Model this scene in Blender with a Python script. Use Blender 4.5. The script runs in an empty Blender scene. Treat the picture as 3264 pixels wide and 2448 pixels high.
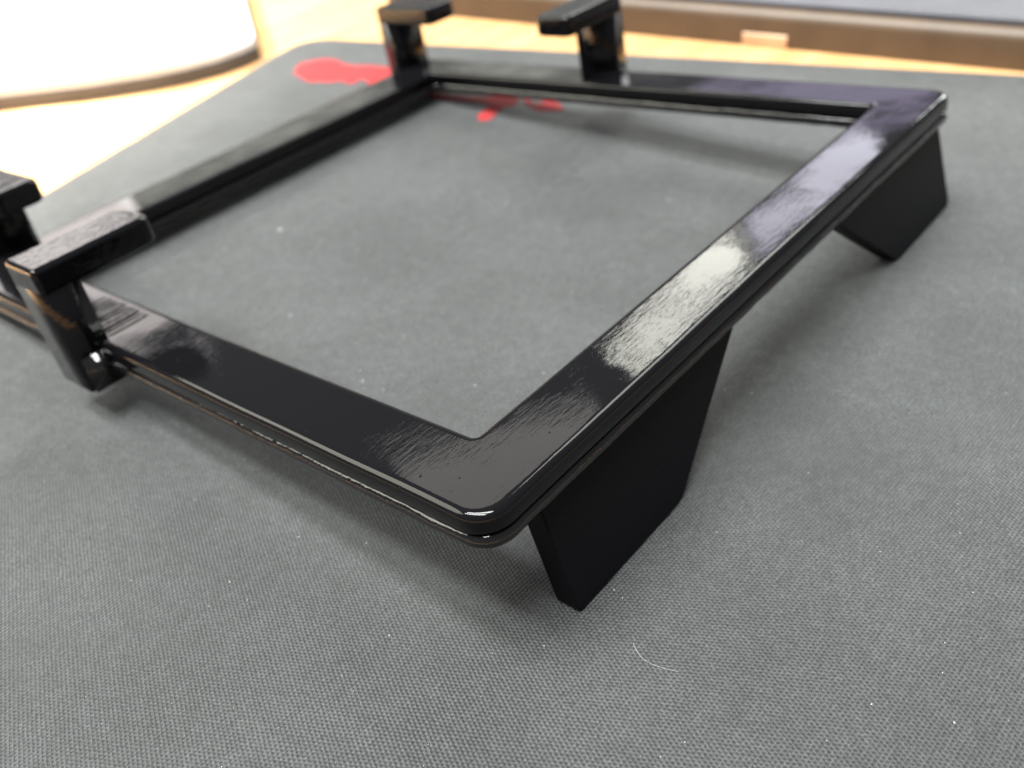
import bpy, bmesh, math, random
from mathutils import Vector, Matrix, noise

random.seed(7)
scene = bpy.context.scene
COL = scene.collection
R = math.radians

# ------------------------------------------------------------------ camera
S = 0.0015                                   # metres per bracket unit
cam_d = bpy.data.cameras.new('camera')
cam = bpy.data.objects.new('camera', cam_d)
COL.objects.link(cam)
rot = Matrix(((0.6371009578613418, 0.5194711975123582, -0.5694313342688803),
              (-0.7653953033808975, 0.3392016865113476, -0.5469115517433518),
              (-0.09095272978104958, 0.7842779423284411, 0.6137065342021717)))
cam.matrix_world = Matrix.Translation((-0.0494656, -0.04898889, 0.09851958)) @ rot.to_4x4()
cam_d.sensor_width = 36.0
cam_d.lens = 32.5576
cam_d.clip_start = 0.005
cam_d.clip_end = 50.0
cam_d.dof.use_dof = True
cam_d.dof.focus_distance = 0.1115
cam_d.dof.aperture_fstop = 20.0
scene.camera = cam

# ------------------------------------------------------------------ world and lamps
world = bpy.data.worlds.new('World')
scene.world = world
world.use_nodes = True
bg = world.node_tree.nodes['Background']
bg.inputs['Color'].default_value = (0.93, 0.97, 1.0, 1)
bg.inputs['Strength'].default_value = 0.24


def area_lamp(name, loc, target, sx, sy, radiance, color, roll=0.0):
    d = bpy.data.lights.new(name, 'AREA')
    d.shape = 'RECTANGLE'
    d.size = sx
    d.size_y = sy
    d.energy = radiance * math.pi * sx * sy
    d.color = color
    o = bpy.data.objects.new(name, d)
    COL.objects.link(o)
    q = (Vector(target) - Vector(loc)).to_track_quat('-Z', 'Y')
    o.matrix_world = Matrix.Translation(loc) @ q.to_matrix().to_4x4() @ Matrix.Rotation(roll, 4, 'Z')
    return o


def polar(az, el, dist, base=(0.05, 0.03, 0.02)):
    a, e = R(az), R(el)
    return (base[0] + dist * math.cos(e) * math.cos(a), base[1] + dist * math.cos(e) * math.sin(a), base[2] + dist * math.sin(e))


C0 = (0.05, 0.04, 0.0)
# twin tube fixture overhead (tubes along y)
area_lamp('overhead_tube', (-0.66, 0.38, 2.0), (-0.66, 0.38, 0.0), 0.30, 1.7, 60.0, (0.98, 1.0, 0.98))
area_lamp('overhead_tube', (-0.12, 0.38, 2.0), (-0.12, 0.38, 0.0), 0.30, 1.7, 60.0, (0.98, 1.0, 0.98))
# ceiling fixtures further off, seen mirrored in the gloss; the last is an added light
area_lamp('far_ceiling_lamp', polar(36.4, 27.1, 3.0), C0, 0.52, 0.185, 12.5, (1.0, 1.0, 0.90), roll=R(41))
area_lamp('left_ceiling_lamp', polar(114, 37, 2.6), C0, 1.7, 1.1, 8.5, (1.0, 0.98, 0.84))
area_lamp('right_ceiling_lamp', polar(19, 43, 2.6), C0, 0.80, 1.2, 10.5, (0.98, 1.0, 0.93))
area_lamp('screen_glow', polar(26.6, 21.4, 2.0), C0, 0.33, 0.10, 6.2, (0.88, 0.87, 1.0), roll=R(34))
area_lamp('screen_glow', polar(26.5, 15.9, 2.0), C0, 0.50, 0.12, 1.5, (0.78, 0.68, 1.0))
area_lamp('far_wall_glow', polar(52, 10.6, 2.5), C0, 1.55, 0.12, 1.15, (1.0, 0.99, 0.86))
area_lamp('window_glow', polar(75, 14.0, 2.2), C0, 0.46, 0.34, 4.0, (1.0, 0.93, 0.90))
area_lamp('ceiling_bounce', polar(52, 35, 2.5), C0, 0.62, 0.26, 2.9, (1.0, 0.97, 0.90))
area_lamp('added_back_light', polar(4, 20, 3.0), C0, 1.0, 0.45, 17.0, (0.97, 1.0, 0.96))  # added unseen light, brightens the far mat at a grazing angle
# lamp standing off the back left of the desk
desk_lamp = area_lamp('desk_lamp', (-0.10, 0.62, 0.40), (-0.02, 0.46, 0.0), 0.14, 0.14, 230.0, (1.0, 0.95, 0.85))
desk_lamp.data.spread = R(50)

scene.render.engine = 'CYCLES'
scene.cycles.use_denoising = True
scene.cycles.max_bounces = 6
vs = scene.view_settings
vs.view_transform = 'Standard'
vs.look = 'None'
vs.exposure = 0.0
vs.gamma = 1.0
vs.use_curve_mapping = False


# ------------------------------------------------------------------ material helpers
class NT:
    def __init__(self, name):
        self.m = bpy.data.materials.new(name)
        self.m.use_nodes = True
        self.t = self.m.node_tree
        self.b = self.t.nodes['Principled BSDF']
        self.out = self.t.nodes['Material Output']

    def n(self, kind, **kw):
        x = self.t.nodes.new(kind)
        for k, v in kw.items():
            if hasattr(x, k):
                setattr(x, k, v)
            else:
                x.inputs[k].default_value = v
        return x

    def l(self, a, b):
        self.t.links.new(a, b)

    def math(self, op, a, b=None, c=None):
        x = self.t.nodes.new('ShaderNodeMath')
        x.operation = op
        for i, v in enumerate((a, b, c)):
            if v is None:
                continue
            if isinstance(v, (int, float)):
                x.inputs[i].default_value = v
            else:
                self.l(v, x.inputs[i])
        return x.outputs[0]

    def mix(self, fac, c1, c2):
        x = self.t.nodes.new('ShaderNodeMix')
        x.data_type = 'RGBA'
        for sock, v in ((x.inputs['Factor'], fac), (x.inputs[6], c1), (x.inputs[7], c2)):
            if isinstance(v, (int, float)):
                sock.default_value = v
            elif isinstance(v, tuple):
                sock.default_value = v if len(v) == 4 else v + (1,)
            else:
                self.l(v, sock)
        return x.outputs[2]

    def coords(self, scale=(1, 1, 1), rz=0.0, loc=(0, 0, 0)):
        tc = self.t.nodes.new('ShaderNodeTexCoord')
        mp = self.t.nodes.new('ShaderNodeMapping')
        mp.inputs['Scale'].default_value = scale
        mp.inputs['Rotation'].default_value = (0, 0, rz)
        mp.inputs['Location'].default_value = loc
        self.l(tc.outputs['Object'], mp.inputs['Vector'])
        return mp.outputs[0]

    def noise(self, vec, scale, detail=2.0, rough=0.5):
        x = self.t.nodes.new('ShaderNodeTexNoise')
        x.inputs['Scale'].default_value = scale
        x.inputs['Detail'].default_value = detail
        x.inputs['Roughness'].default_value = rough
        self.l(vec, x.inputs['Vector'])
        return x.outputs['Fac']

    def ramp(self, fac, p0, p1, v0=0.0, v1=1.0):
        x = self.t.nodes.new('ShaderNodeMapRange')
        x.interpolation_type = 'SMOOTHSTEP'
        x.inputs['From Min'].default_value = p0
        x.inputs['From Max'].default_value = p1
        x.inputs['To Min'].default_value = v0
        x.inputs['To Max'].default_value = v1
        self.l(fac, x.inputs['Value'])
        return x.outputs[0]

    def bump(self, height, dist, normal=None, strength=1.0):
        x = self.t.nodes.new('ShaderNodeBump')
        x.inputs['Strength'].default_value = strength
        x.inputs['Distance'].default_value = dist
        self.l(height, x.inputs['Height'])
        if normal is not None:
            self.l(normal, x.inputs['Normal'])
        return x.outputs[0]


def mat_gloss(name, ripple=2.0e-5, wobble=2.2e-5, rough=0.015, lumps=0.0):
    k = NT(name)
    k.b.inputs['Base Color'].default_value = (0.0035, 0.0033, 0.004, 1)
    k.b.inputs['IOR'].default_value = 1.45
    k.b.inputs['Specular IOR Level'].default_value = 0.27
    co = k.coords()
    # raster lines of the print, running diagonally, broken up by noise
    dg = k.coords(scale=(420, 2100, 400), rz=R(45))
    streak = k.noise(dg, 1.0, 3.0, 0.55)
    mask = k.ramp(k.noise(co, 90.0, 2.0), 0.35, 0.62, 0.25, 1.0)
    h1 = k.math('MULTIPLY', streak, mask)
    nrm = k.bump(h1, ripple)
    nrm = k.bump(k.noise(co, 160.0, 1.0), wobble, nrm)
    if lumps:
        nrm = k.bump(k.noise(co, 650.0, 2.0, 0.55), lumps, nrm)
        nrm = k.bump(k.noise(k.coords(scale=(90, 90, 2400)), 1.0, 1.0), lumps * 0.35, nrm)
    spk = k.ramp(k.noise(co, 900.0, 1.0), 0.76, 0.84)
    nrm = k.bump(spk, 1.5e-5, nrm)
    k.l(nrm, k.b.inputs['Normal'])
    ro = k.ramp(k.noise(co, 300.0, 3.0), 0.3, 0.8, rough, rough + 0.03)
    k.l(ro, k.b.inputs['Roughness'])
    return k.m


def mat_rough_black(name):
    k = NT(name)
    k.b.inputs['Base Color'].default_value = (0.003, 0.0028, 0.004, 1)
    co = k.coords()
    layer = k.coords(scale=(60, 60, 3800))
    nrm = k.bump(k.noise(layer, 1.0, 1.0), 2.0e-5)
    nrm = k.bump(k.noise(co, 1500.0, 2.0), 1.5e-5, nrm)
    k.l(nrm, k.b.inputs['Normal'])
    k.b.inputs['Roughness'].default_value = 0.42
    k.b.inputs['Specular IOR Level'].default_value = 0.1
    return k.m


def mat_bead(name):
    k = NT(name)
    k.b.inputs['Base Color'].default_value = (0.006, 0.0055, 0.006, 1)
    co = k.coords()
    nrm = k.bump(k.noise(co, 420.0, 2.0), 1.5e-4)
    nrm = k.bump(k.noise(co, 1800.0, 2.0), 2.5e-5, nrm)
    k.l(nrm, k.b.inputs['Normal'])
    k.b.inputs['Roughness'].default_value = 0.09
    return k.m


MAT_ANGLE = math.atan2(0.28, 0.96)


def mat_fabric():
    k = NT('woven_black_fabric')
    co = k.coords(rz=0.0)
    sep = k.n('ShaderNodeSeparateXYZ')
    # slight thread wander
    warp = k.n('ShaderNodeTexNoise', Scale=300.0, Detail=1.0)
    k.l(co, warp.inputs['Vector'])
    add = k.n('ShaderNodeVectorMath', operation='MULTIPLY_ADD')
    k.l(warp.outputs['Color'], add.inputs[0])
    add.inputs[1].default_value = (0.00022, 0.00022, 0)
    k.l(co, add.inputs[2])
    mp = k.n('ShaderNodeMapping')
    mp.inputs['Rotation'].default_value = (0, 0, WEAVE_ROT)
    k.l(add.outputs[0], mp.inputs['Vector'])
    k.l(mp.outputs[0], sep.inputs[0])
    cx = k.math('COSINE', k.math('MULTIPLY', sep.outputs[0], 2 * math.pi / WEAVE_X))
    cy = k.math('COSINE', k.math('MULTIPLY', sep.outputs[1], 2 * math.pi / WEAVE_Y))
    w = k.math('MULTIPLY_ADD', k.math('MULTIPLY', cx, cy), 0.5, 0.5)
    fine = k.noise(co, 3500.0, 2.0, 0.6)
    h = k.math('ADD', w, k.math('MULTIPLY', fine, 0.55))
    hole = k.ramp(k.math('ADD', w, k.math('MULTIPLY', k.math('SUBTRACT', fine, 0.5), 0.30)), 0.05, 0.40)
    vari = k.math('MULTIPLY', k.ramp(k.noise(co, 420.0, 3.0, 0.65), 0.3, 0.75, 0.88, 1.22), k.ramp(k.noise(co, 38.0, 3.0, 0.6), 0.32, 0.7, 0.88, 1.20))
    fib = k.ramp(k.noise(co, 2200.0, 3.0, 0.7), 0.3, 0.72, 0.55, 1.75)
    tone = k.math('MULTIPLY', k.math('MULTIPLY', vari, fib), hole)
    base = k.n('ShaderNodeVectorMath', operation='SCALE')
    base.inputs[0].default_value = (0.0195, 0.0206, 0.0211)
    k.l(tone, base.inputs['Scale'])
    k.l(base.outputs[0], k.b.inputs['Base Color'])
    k.b.inputs['Roughness'].default_value = 0.62
    k.b.inputs['Specular IOR Level'].default_value = 0.5
    k.l(k.math('MULTIPLY', tone, 0.385), k.b.inputs['Sheen Weight'])
    k.b.inputs['Sheen Roughness'].default_value = 0.42
    k.b.inputs['Sheen Tint'].default_value = (0.93, 0.97, 0.98, 1)
    k.l(k.bump(h, 0.00016, strength=0.9), k.b.inputs['Normal'])
    return k.m


WEAVE_X, WEAVE_Y, WEAVE_ROT = 0.00064, 0.00095, R(60)


def mat_wood():
    k = NT('pale_wood')
    co = k.coords(scale=(14, 120, 40), rz=R(-8))
    g = k.noise(co, 1.0, 5.0, 0.6)
    col = k.mix(k.ramp(g, 0.3, 0.7), (0.48, 0.255, 0.10), (0.60, 0.345, 0.155))
    k.l(col, k.b.inputs['Base Color'])
    k.b.inputs['Roughness'].default_value = 0.5
    k.b.inputs['Specular IOR Level'].default_value = 0.3
    k.l(k.bump(g, 2e-5), k.b.inputs['Normal'])
    return k.m


def mat_plain(name, col, rough, bump=0.0, bscale=800.0, var=0.12, metallic=0.0):
    k = NT(name)
    co = k.coords()
    f = k.ramp(k.noise(co, 60.0, 3.0), 0.3, 0.7)
    k.l(k.mix(f, tuple(c * (1 - var) for c in col), tuple(min(1, c * (1 + var)) for c in col)), k.b.inputs['Base Color'])
    k.b.inputs['Roughness'].default_value = rough
    k.b.inputs['Metallic'].default_value = metallic
    if bump:
        k.l(k.bump(k.noise(co, bscale, 2.0), bump), k.b.inputs['Normal'])
    return k.m


M_GLOSS = mat_gloss('black_gloss_print')
M_CLIP = mat_gloss('black_clip_print', ripple=5.0e-5, wobble=5.0e-5, rough=0.04, lumps=6.0e-5)
M_BEAD = mat_bead('black_bead')
M_FIN = mat_rough_black('black_matte_print')
M_FABRIC = mat_fabric()
M_EDGE = mat_plain('mat_rubber_edge', (0.05, 0.048, 0.042), 0.8)
M_RED = mat_plain('red_print', (0.26, 0.008, 0.010), 0.85, 6e-5, 1600.0)
M_WOOD = mat_wood()
M_DESK_REFLECT = mat_plain('dark_bar', (0.088, 0.056, 0.033), 0.5, 2e-5)  # dark glossy bar: brown of the reflected desk put into its colour
M_CEIL_REFLECT = mat_plain('ceiling_reflect_grey', (0.055, 0.054, 0.066), 0.6)  # bar top: grey of the reflected ceiling put into its colour
M_PATCH = mat_plain('tan_patch', (0.55, 0.34, 0.20), 0.5)
M_WHITE = mat_plain('white_shell', (0.84, 0.83, 0.80), 0.4, var=0.03)
M_RIM = mat_plain('grey_rim', (0.070, 0.073, 0.080), 0.5)
M_LINT = mat_plain('pale_lint', (0.50, 0.51, 0.50), 0.9, var=0.2)


# ------------------------------------------------------------------ mesh helpers
def link(name, bm, mat, parent=None, smooth=True, wn=False, angle=None):
    bmesh.ops.recalc_face_normals(bm, faces=bm.faces[:])
    me = bpy.data.meshes.new(name)
    bm.to_mesh(me)
    bm.free()
    me.materials.append(mat)
    if smooth:
        me.polygons.foreach_set('use_smooth', [True] * len(me.polygons))
        if angle:
            me.set_sharp_from_angle(angle=angle)
    o = bpy.data.objects.new(name, me)
    COL.objects.link(o)
    if parent is not None:
        o.parent = parent
    if wn:
        md = o.modifiers.new('weighted_normal', 'WEIGHTED_NORMAL')
        md.keep_sharp = True
        md.weight = 90
    return o


def tag(o, label=None, cat=None, group=None, kind=None):
    for k, v in (('label', label), ('category', cat), ('group', group), ('kind', kind)):
        if v:
            o[k] = v
    return o


P0 = Vector((0, -2, -15.6))


def F(u, v, w):
    """bracket units -> bracket mesh coordinates (metres, origin on the mat under the near leg)"""
    return (Vector((u, v, w)) - P0) * S


A, B = 94.54, 100.0
W_RIGHT, W_FRONT, W_LEFT, W_BACK = 6.7, 6.6, 8.0, 6.2


def rrect(u0, u1, v0, v1, r, seg=9, side=44):
    """rounded rectangle loop with a fixed vertex count"""
    pts = []
    cs = [(u1 - r, v0 + r, -90), (u1 - r, v1 - r, 0), (u0 + r, v1 - r, 90), (u0 + r, v0 + r, 180)]
    for i, (cu, cv, a0) in enumerate(cs):
        arc = [(cu + r * math.cos(R(a0 + 90 * j / seg)), cv + r * math.sin(R(a0 + 90 * j / seg))) for j in range(seg + 1)]
        pts += arc
        nx = cs[(i + 1) % 4]
        e = (nx[0] + r * math.cos(R(nx[2])), nx[1] + r * math.sin(R(nx[2])))
        s = arc[-1]
        for j in range(1, side):
            t = j / side
            pts.append((s[0] + (e[0] - s[0]) * t, s[1] + (e[1] - s[1]) * t))
    return pts


def ring_mesh(profile, jitter=0.0, freq=0.5, seed=0.0):
    """profile: list of (which, inset, w); which 'o' = measured in from the outer edge, 'i' = out from the opening"""
    bm = bmesh.new()
    loops = []
    for which, d, w in profile:
        if which == 'o':
            loop = rrect(d, A - d, d, B - d, max(0.35, 2.4 - d))
        else:
            loop = rrect(W_FRONT - d, A - W_BACK + d, W_RIGHT - d, B - W_LEFT + d, 1.2 + d)
        vs_ = []
        for (u, v) in loop:
            du = dv = dw = 0.0
            if jitter:
                nv = noise.noise_vector(Vector((u * freq, v * freq, w * freq + seed)))
                du, dv, dw = nv.x * jitter, nv.y * jitter, nv.z * jitter
            vs_.append(bm.verts.new(F(u + du, v + dv, w + dw)))
        loops.append(vs_)
    n = len(loops[0])
    for a in range(len(loops)):
        la, lb = loops[a], loops[(a + 1) % len(loops)]
        for i in range(n):
            j = (i + 1) % n
            bm.faces.new((la[i], la[j], lb[j], lb[i]))
    return bm


def fillet(which, d0, w0, r, up=True, n=5, outward=True):
    """quarter round from the side wall to the top (or bottom) face"""
    out = []
    for j in range(n + 1):
        a = R(90 * j / n)
        d = d0 + r * (1 - math.sin(a)) if False else d0 + r - r * math.cos(a)
        w = (w0 - r + r * math.sin(a)) if up else (w0 + r - r * math.sin(a))
        out.append((which, d, w))
    return out


# ------------------------------------------------------------------ the setting
def world_poly_slab(outline, z0, z1, bev=0.0, seg=3):
    bm = bmesh.new()
    lo = [bm.verts.new((x, y, z0)) for x, y in outline]
    hi = [bm.verts.new((x, y, z1)) for x, y in outline]
    n = len(outline)
    bm.faces.new(lo[::-1])
    top = bm.faces.new(hi)
    for i in range(n):
        j = (i + 1) % n
        bm.faces.new((lo[i], lo[j], hi[j], hi[i]))
    if bev:
        bmesh.ops.bevel(bm, geom=[e for e in top.edges], offset=bev, segments=seg, affect='EDGES', profile=0.5)
    return bm


desk = link('desk', world_poly_slab([(-0.55, -0.45), (0.9, -0.45), (0.9, 0.75), (-0.55, 0.75)], -0.025, -0.003), M_WOOD, smooth=False)
tag(desk, kind='structure')

# mouse mat ---------------------------------------------------------------
e1 = Vector((0.96, 0.28)).normalized()
e2 = Vector((-e1.y, e1.x))
mc = Vector((0.1545, 0.2283))
ML, MW, MR = 0.30, 0.36, 0.011


def mat_xy(a, b):
    p = mc - e1 * a - e2 * b
    return (p.x, p.y)


def mat_outline():
    pts = []
    for (ca, cb, a0) in ((MR, MR, 0), (ML - MR, MR, 90), (ML - MR, MW - MR, 180), (MR, MW - MR, 270)):
        for j in range(11):
            t = R(a0 + 9 * j)
            # angle 0 looks along +e1 (a decreasing), 90 along +e2
            pass
    loop = []
    corners = [((MR, MR), 0), ((ML - MR, MR), 90), ((ML - MR, MW - MR), 180), ((MR, MW - MR), 270)]
    for (ca, cb), a0 in corners:
        for j in range(11):
            t = R(a0 + 9 * j)
            a = ca - MR * math.cos(t)
            b = cb - MR * math.sin(t)
            loop.append(mat_xy(a, b))
    return loop


mouse_mat = bpy.data.objects.new('mouse_mat', None)
COL.objects.link(mouse_mat)
tag(mouse_mat, 'black woven cloth mouse mat with rounded corner lying on the wooden desk', 'mouse mat')
link('cloth_top', world_poly_slab(mat_outline(), -0.0009, 0.0, 0.0005, 3), M_FABRIC, mouse_mat, angle=R(35))
link('rubber_base', world_poly_slab(mat_outline(), -0.0029, -0.0009), M_EDGE, mouse_mat, smooth=False)

# ------------------------------------------------------------------ background things on the desk
# dark bar along the back edge of the mat, reflections painted on
bar = bpy.data.objects.new('dark_bar', None)
COL.objects.link(bar)
bd = Vector((0.0154, -0.1075)).normalized()          # along its front edge, to the right in the photo
bn = Vector((-bd.y, bd.x))                           # away from the camera
if bn.x < 0:
    bn = -bn
ba = Vector((0.2133, 0.1189))


def bar_prism(s0, s1, prof, mat, name, parent):
    """profile of (depth away from the camera, z) extruded along the bar"""
    bm = bmesh.new()
    ends = []
    for s in (s0, s1):
        ends.append([bm.verts.new((*(ba + bd * s + bn * d), z)) for d, z in prof])
    n = len(prof)
    bm.faces.new(ends[0])
    bm.faces.new(ends[1][::-1])
    for i in range(n):
        j = (i + 1) % n
        bm.faces.new((ends[0][i], ends[0][j], ends[1][j], ends[1][i]))
    return link(name, bm, mat, parent, angle=R(35))


rp = [(0.0, -0.0029), (0.0, 0.0048)] + [(0.0030 - 0.0030 * math.cos(R(a)), 0.0048 + 0.0030 * math.sin(R(a))) for a in (18, 36, 54, 72, 90)] + [(0.060, 0.0078), (0.060, -0.0029)]
bar.location = (0, 0, 0)
body = bar_prism(-0.112, 0.30, rp, M_DESK_REFLECT, 'body', bar)
bar_prism(-0.110, 0.298, [(0.0040, 0.0079), (0.0040, 0.0092), (0.0050, 0.0100), (0.055, 0.0100), (0.055, 0.0079)], M_CEIL_REFLECT, 'top_plate', bar)
bar_prism(0.0285, 0.0425, [(-0.0005, -0.0026), (-0.0005, 0.0006), (-0.00005, 0.0010), (-0.00005, -0.0026)], M_PATCH, 'patch', bar)  # small tan patch on the front face
tag(bar, 'long dark bar with brown and grey reflections painted on and tan sticker behind the mat', 'bar')

# white block behind the bar, only its edge shows at the top right


def quad_block(name, c, d, n, l0, l1, d0, d1, z0, z1, mat):
    pts = []
    for s, t in ((l0, d0), (l1, d0), (l1, d1), (l0, d1)):
        p = c + d * s + n * t
        pts.append((p.x, p.y))
    return link(name, world_poly_slab(pts, z0, z1, 0.001), mat, angle=R(35))


tag(quad_block('white_block', ba, bd, bn, 0.03, 0.30, 0.070, 0.12, -0.0029, 0.030, M_WHITE),
    'white block standing behind the long dark bar', 'block')

# white slab at the back left
so = [(-0.02, 0.345), (0.035, 0.304), (0.0648, 0.2762), (0.0849, 0.2552), (0.100, 0.2430), (0.1105, 0.2368), (0.1205, 0.2330), (0.1305, 0.2318), (0.1375, 0.2330), (0.1400, 0.2365),
      (0.165, 0.275), (0.28, 0.445), (0.06, 0.62)]
slab = bpy.data.objects.new('white_slab', None)
COL.objects.link(slab)
tag(slab, 'white flat slab with grey edge on the desk at back left', 'slab')
link('rim', world_poly_slab(so, -0.0029, 0.0014), M_RIM, slab, angle=R(35))
cen = Vector((sum(p[0] for p in so) / len(so), sum(p[1] for p in so) / len(so)))
so2 = [tuple(cen + (Vector(p) - cen) * 0.990) for p in so]
link('top_shell', world_poly_slab(so2, 0.0014, 0.0044, 0.0012), M_WHITE, slab, angle=R(35))

# ------------------------------------------------------------------ the bracket
bracket = bpy.data.objects.new('display_bracket', None)
COL.objects.link(bracket)
bracket.rotation_euler = (R(-5.9308), 0, 0)
tag(bracket, 'glossy black square bracket frame with hook clips and legs standing on the mat', 'bracket')

UP_B = -1.98
ro, ri = 0.75, 0.70                      # fillet radii; the measured edges are the rims of the top face
prof = [('o', 0.22 - ro, UP_B), ('o', 0.05 - ro, UP_B + 0.08), ('o', -ro, UP_B + 0.24), ('o', -ro, -ro - 0.06)]
for j in range(0, 7):
    a = R(90 * j / 6)
    prof.append(('o', -ro * math.cos(a), -ro + ro * math.sin(a)))
prof.append(('o', 0.22, 0.0))
prof.append(('i', 0.2, 0.0))
for j in range(0, 6):
    a = R(90 * (1 - j / 5))
    prof.append(('i', -ri * math.cos(a), -ri + ri * math.sin(a)))
prof += [('i', -ri, -ri - 0.06), ('i', -ri, UP_B + 0.22), ('i', 0.07 - ri, UP_B + 0.07), ('i', 0.25 - ri, UP_B)]
upper = link('upper_frame', ring_mesh(prof, 0.05, 0.11), M_GLOSS, bracket)
bm = bmesh.new()
PITCH, NR = 1.15, 11
rows = []
for i in range(NR * 8 + 1):
    v0 = 57.9 + PITCH * i / 8
    edge = min(1.0, i / 4.0, (NR * 8 - i) / 4.0)
    row = []
    for j in range(13):
        t = j / 12
        fade = min(1.0, 6.0 * t, 6.0 * (1 - t))
        amp = 0.050 * (0.75 + 0.25 * math.sin(i // 8 * 2.3))
        h_ = -0.02 + fade * edge * (0.045 + amp * math.cos(2 * math.pi * i / 8))
        row.append(bm.verts.new(F(0.35 + 5.95 * t, v0, h_)))
    rows.append(row)
for r0, r1 in zip(rows, rows[1:]):
    for k in range(12):
        bm.faces.new((r0[k], r0[k + 1], r1[k + 1], r1[k]))
tag(link('raster_ridges', bm, M_GLOSS, upper), kind='stuff')
# groove core between the two layers
core = ring_mesh([('o', 0.0, UP_B - 0.5), ('o', 0.0, UP_B + 0.3), ('i', 0.0, UP_B + 0.3), ('i', 0.0, UP_B - 0.5)])
link('groove', core, M_FIN, bracket, smooth=False)
# lower bead layer, lumpy
LT, LB = -2.16, -3.66
prof = []
for which in ('o', 'i'):
    seq = []
    c, r = (LT + LB) / 2, (LT - LB) / 2
    for j in range(9):
        a = R(-90 + 180 * j / 8)
        seq.append((which, -0.85 + r - r * math.cos(a), c + r * math.sin(a)))
    prof += seq if which == 'o' else seq[::-1]
link('lower_frame', ring_mesh(prof, 0.10, 0.6, 3.0), M_BEAD, bracket)


# hook clips ---------------------------------------------------------------
def rounded_box(dims, bev, seg=4, tip=None):
    """dims in a local (out, across, up) frame; tip rounds the vertical edges at the +out end"""
    (o0, o1), (c0, c1), (z0, z1) = dims
    bm = bmesh.new()
    vsx = {}
    for a in (0, 1):
        for b in (0, 1):
            for c in (0, 1):
                vsx[a, b, c] = bm.verts.new(((o0, o1)[a], (c0, c1)[b], (z0, z1)[c]))
    for f in (((0, 0, 0), (0, 1, 0), (0, 1, 1), (0, 0, 1)), ((1, 0, 0), (1, 0, 1), (1, 1, 1), (1, 1, 0)),
              ((0, 0, 0), (0, 0, 1), (1, 0, 1), (1, 0, 0)), ((0, 1, 0), (1, 1, 0), (1, 1, 1), (0, 1, 1)),
              ((0, 0, 0), (1, 0, 0), (1, 1, 0), (0, 1, 0)), ((0, 0, 1), (0, 1, 1), (1, 1, 1), (1, 0, 1))):
        bm.faces.new([vsx[k] for k in f])
    if tip:
        es = [e for e in bm.edges if all(v.co.x > o1 - 1e-6 for v in e.verts) and abs(e.verts[0].co.z - e.verts[1].co.z) > 1e-6]
        bmesh.ops.bevel(bm, geom=es, offset=tip, segments=4, affect='EDGES', profile=0.5)
    es = [e for e in bm.edges if len(e.link_faces) == 2 and e.calc_face_angle(0) > R(50)]
    bmesh.ops.bevel(bm, geom=es, offset=bev, segments=seg, affect='EDGES', profile=0.5)
    if tip:
        pass
    return bm


def to_bracket(bm, origin, inward, across):
    """local (inward, across, up) -> bracket mesh coordinates"""
    for v in bm.verts:
        x, y, z = v.co
        p = Vector((origin[0] + inward[0] * x + across[0] * y, origin[1] + inward[1] * x + across[1] * y, z))
        nv = noise.noise_vector(p * 0.7) * 0.07
        v.co = F(*(p + nv))
    return bm


def clip(origin, inward, across, label, width=7.1, dz=0.0):
    post = rounded_box(((-3.9, 0.45), (0.25, width - 0.25), (-4.75, 8.4 + dz)), 0.55)
    c = link('clip', to_bracket(post, origin, inward, across), M_CLIP, bracket, wn=True)
    c['label'] = label
    tb = rounded_box(((-4.0, 10.7), (0.0, width), (7.65 + dz, 10.85 + dz)), 0.62, tip=1.5)
    link('tab', to_bracket(tb, origin, inward, across), M_CLIP, c, wn=True)
    foot = rounded_box(((-3.4, 0.6), (-0.15, width + 0.15), (-4.95, -0.6)), 0.55)
    link('foot', to_bracket(foot, origin, inward, across), M_BEAD, c, wn=True)
    return c


clip((0, 58.2), (1, 0), (0, 1), 'hook clip on the front rail')
clip((4.6, B), (0, -1), (1, 0), 'hook clip on the left rail cut by the picture edge')
clip((87.9, B), (0, -1), (1, 0), 'hook clip at the far corner of the left rail', dz=0.7)
clip((A, 54.2), (-1, 0), (0, 1), 'hook clip on the back rail', dz=0.8)


# legs ---------------------------------------------------------------------
def arc_corner(p, c, n, r, k=5):
    a, b, d = Vector(p), Vector(c), Vector(n)
    d1, d2 = (a - b).normalized(), (d - b).normalized()
    p1, p2 = b + d1 * r, b + d2 * r
    return [((1 - t) ** 2 * p1 + 2 * t * (1 - t) * b + t * t * p2) for t in [i / k for i in range(k + 1)]]


def leg(pts, radii):
    """side outline in (u, w); the plate leans outward towards its foot"""
    loop = []
    n = len(pts)
    for i in range(n):
        r = radii[i]
        if r:
            loop += arc_corner(pts[i - 1], pts[i], pts[(i + 1) % n], r)
        else:
            loop.append(Vector(pts[i]))
    bm = bmesh.new()
    outer, inner = [], []
    for q in loop:
        lean = 0.35 - 2.35 * (-4.4 - q.y) / 11.2
        outer.append(bm.verts.new(F(q.x, lean, q.y)))
        inner.append(bm.verts.new(F(q.x, lean + 2.6, q.y)))
    f1 = bm.faces.new(outer)
    f2 = bm.faces.new(inner[::-1])
    m = len(loop)
    for i in range(m):
        j = (i + 1) % m
        bm.faces.new((outer[i], outer[j], inner[j], inner[i]))
    bmesh.ops.recalc_face_normals(bm, faces=bm.faces[:])
    es = list(f1.edges) + list(f2.edges)
    bmesh.ops.bevel(bm, geom=es, offset=0.25 * S, segments=3, affect='EDGES', profile=0.5)
    return link('leg', bm, M_FIN, bracket, wn=True, angle=R(50))


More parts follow.
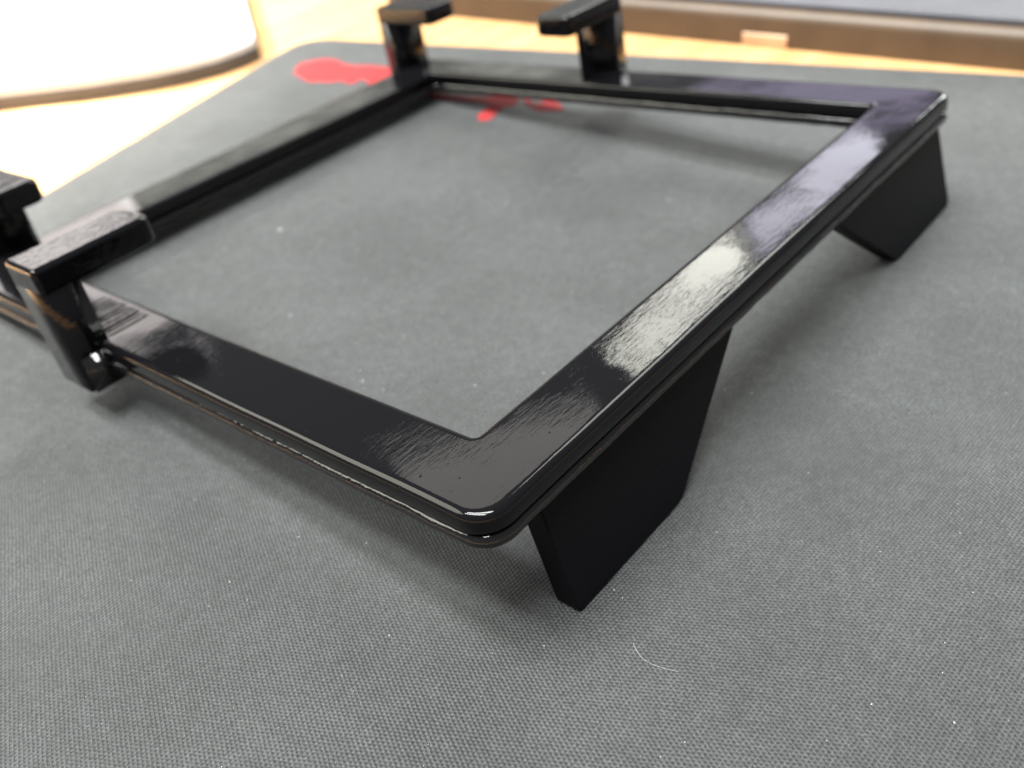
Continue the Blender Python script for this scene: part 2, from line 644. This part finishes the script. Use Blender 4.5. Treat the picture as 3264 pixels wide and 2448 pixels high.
leg([(6.25, -3.0), (6.25, -15.6), (22.9, -15.6), (36.6, -5.6), (40.2, -3.0)], [0, 0.8, 1.3, 3.2, 0])
leg([(93.4, -3.0), (93.4, -15.6), (75.3, -15.6), (63.0, -5.4), (60.0, -3.0)], [0, 1.2, 1.3, 3.0, 0])

# ------------------------------------------------------------------ red print on the mat
def smooth_poly(pts, it=0):
    for _ in range(it):
        q = []
        for i in range(len(pts)):
            a, b = Vector(pts[i]), Vector(pts[(i + 1) % len(pts)])
            q += [a * 0.75 + b * 0.25, a * 0.25 + b * 0.75]
        pts = q
    return pts


def decal(pts, shift=(0.0, 0.0)):
    bm = bmesh.new()
    pts = smooth_poly([Vector(p) + Vector(shift) for p in pts])
    lo = [bm.verts.new((p.x, p.y, 0.00002)) for p in pts]
    hi = [bm.verts.new((p.x, p.y, 0.00012)) for p in pts]
    n = len(pts)
    bm.faces.new(hi)
    for i in range(n):
        j = (i + 1) % n
        bm.faces.new((lo[i], lo[j], hi[j], hi[i]))
    return link('printed_mark', bm, M_RED, mouse_mat, smooth=False)


decal([(0.1283, 0.2030), (0.1344, 0.2077), (0.1382, 0.2068), (0.1420, 0.2037), (0.1433, 0.1987), (0.1415, 0.1934), (0.1422, 0.1879), (0.1446, 0.1839), (0.1459, 0.1771), (0.1457, 0.1718), (0.1445, 0.1668), (0.1395, 0.1663), (0.1390, 0.1711), (0.1355, 0.1712), (0.1325, 0.1711), (0.1344, 0.1752), (0.1348, 0.1781), (0.1319, 0.1767), (0.1293, 0.1786), (0.1312, 0.1819), (0.1282, 0.1845), (0.1270, 0.1887), (0.1250, 0.1912), (0.1265, 0.1971)])
decal([(0.1395, 0.1524), (0.1404, 0.1489), (0.1412, 0.1431), (0.1423, 0.1376), (0.1448, 0.1325), (0.1475, 0.1295), (0.1487, 0.1252), (0.1464, 0.1220), (0.1422, 0.1212), (0.1419, 0.1234), (0.1372, 0.1222), (0.1326, 0.1210), (0.1304, 0.1225), (0.1325, 0.1257), (0.1364, 0.1267), (0.1410, 0.1282), (0.1405, 0.1324), (0.1388, 0.1381), (0.1371, 0.1440), (0.1366, 0.1484)], (-0.0035, -0.0018))
decal([(0.1494, 0.1223), (0.1476, 0.1181), (0.1465, 0.1156), (0.1493, 0.1161), (0.1515, 0.1141), (0.1499, 0.1103), (0.1474, 0.1064), (0.1453, 0.1090), (0.1433, 0.1123), (0.1446, 0.1164), (0.1465, 0.1203)], (-0.0035, -0.0018))

# ------------------------------------------------------------------ dust and lint on the cloth
bm = bmesh.new()
n_d = 0
while n_d < 1500:
    x, y = random.uniform(-0.06, 0.22), random.uniform(-0.06, 0.22)
    a = (mc - Vector((x, y))).dot(e1)
    b = (mc - Vector((x, y))).dot(e2)
    if not (0.004 < a < ML - 0.004 and 0.004 < b < MW - 0.004):
        continue
    r = 0.000022 + 0.00006 * random.random() ** 4
    m = Matrix.Translation((x, y, r * 0.6)) @ Matrix.Rotation(random.uniform(0, 6.28), 4, 'Z') @ Matrix.Diagonal((r * random.uniform(0.8, 2.2), r, r * 0.7, 1))
    bmesh.ops.create_icosphere(bm, subdivisions=1, radius=1.0, matrix=m)
    n_d += 1
flecks = [(random.uniform(0.012, 0.138), random.uniform(0.012, 0.150), 0.00007 + 0.00013 * random.random() ** 2) for _ in range(170)]
for (x, y, r) in flecks:
    m = Matrix.Translation((x, y, r * 0.4)) @ Matrix.Rotation(random.uniform(0, 6.28), 4, 'Z') @ Matrix.Diagonal((r, r * random.uniform(0.5, 1.0), r * 0.5, 1))
    bmesh.ops.create_icosphere(bm, subdivisions=1, radius=1.0, matrix=m)
for (x, y, r) in ((0.0567, 0.1211, 0.00055), (0.129, 0.1156, 0.0003), (0.093, 0.083, 0.00028), (0.074, 0.074, 0.00022), (0.113, 0.052, 0.0003), (0.060, 0.098, 0.0002), (0.0455, 0.0655, 0.00016), (0.1, 0.0985, 0.0002), (0.084, 0.0445, 0.0002)):
    m = Matrix.Translation((x, y, 0.00006)) @ Matrix.Rotation(random.uniform(0, 6.28), 4, 'Z') @ Matrix.Diagonal((r, r * 0.6, 0.00008, 1))
    bmesh.ops.create_icosphere(bm, subdivisions=1, radius=1.0, matrix=m)
tag(link('dust', bm, M_LINT, smooth=True), 'pale dust specks scattered over the cloth', 'dust', kind='stuff')


def fibre(pts, r, label):
    cu = bpy.data.curves.new('lint_fibre', 'CURVE')
    cu.dimensions = '3D'
    cu.bevel_depth = r
    cu.bevel_resolution = 1
    sp = cu.splines.new('NURBS')
    sp.points.add(len(pts) - 1)
    for p, q in zip(sp.points, pts):
        p.co = (*q, 1)
    sp.use_endpoint_u = True
    sp.order_u = 4
    o = bpy.data.objects.new('lint_fibre_curve', cu)
    COL.objects.link(o)
    dg = bpy.context.evaluated_depsgraph_get()
    me = bpy.data.meshes.new_from_object(o.evaluated_get(dg))
    bpy.data.objects.remove(o)
    me.materials.clear()
    me.materials.append(M_LINT)
    f = bpy.data.objects.new('lint_fibre', me)
    COL.objects.link(f)
    tag(f, label, 'lint')


fibre([(0.0097, -0.0080, .00008), (0.0085, -0.0093, .0003), (0.0080, -0.0110, .0003), (0.0086, -0.0129, .0002), (0.0094, -0.0147, .00006)], 0.000011,
      'thin pale curled fibre on the cloth just in front of the near leg')
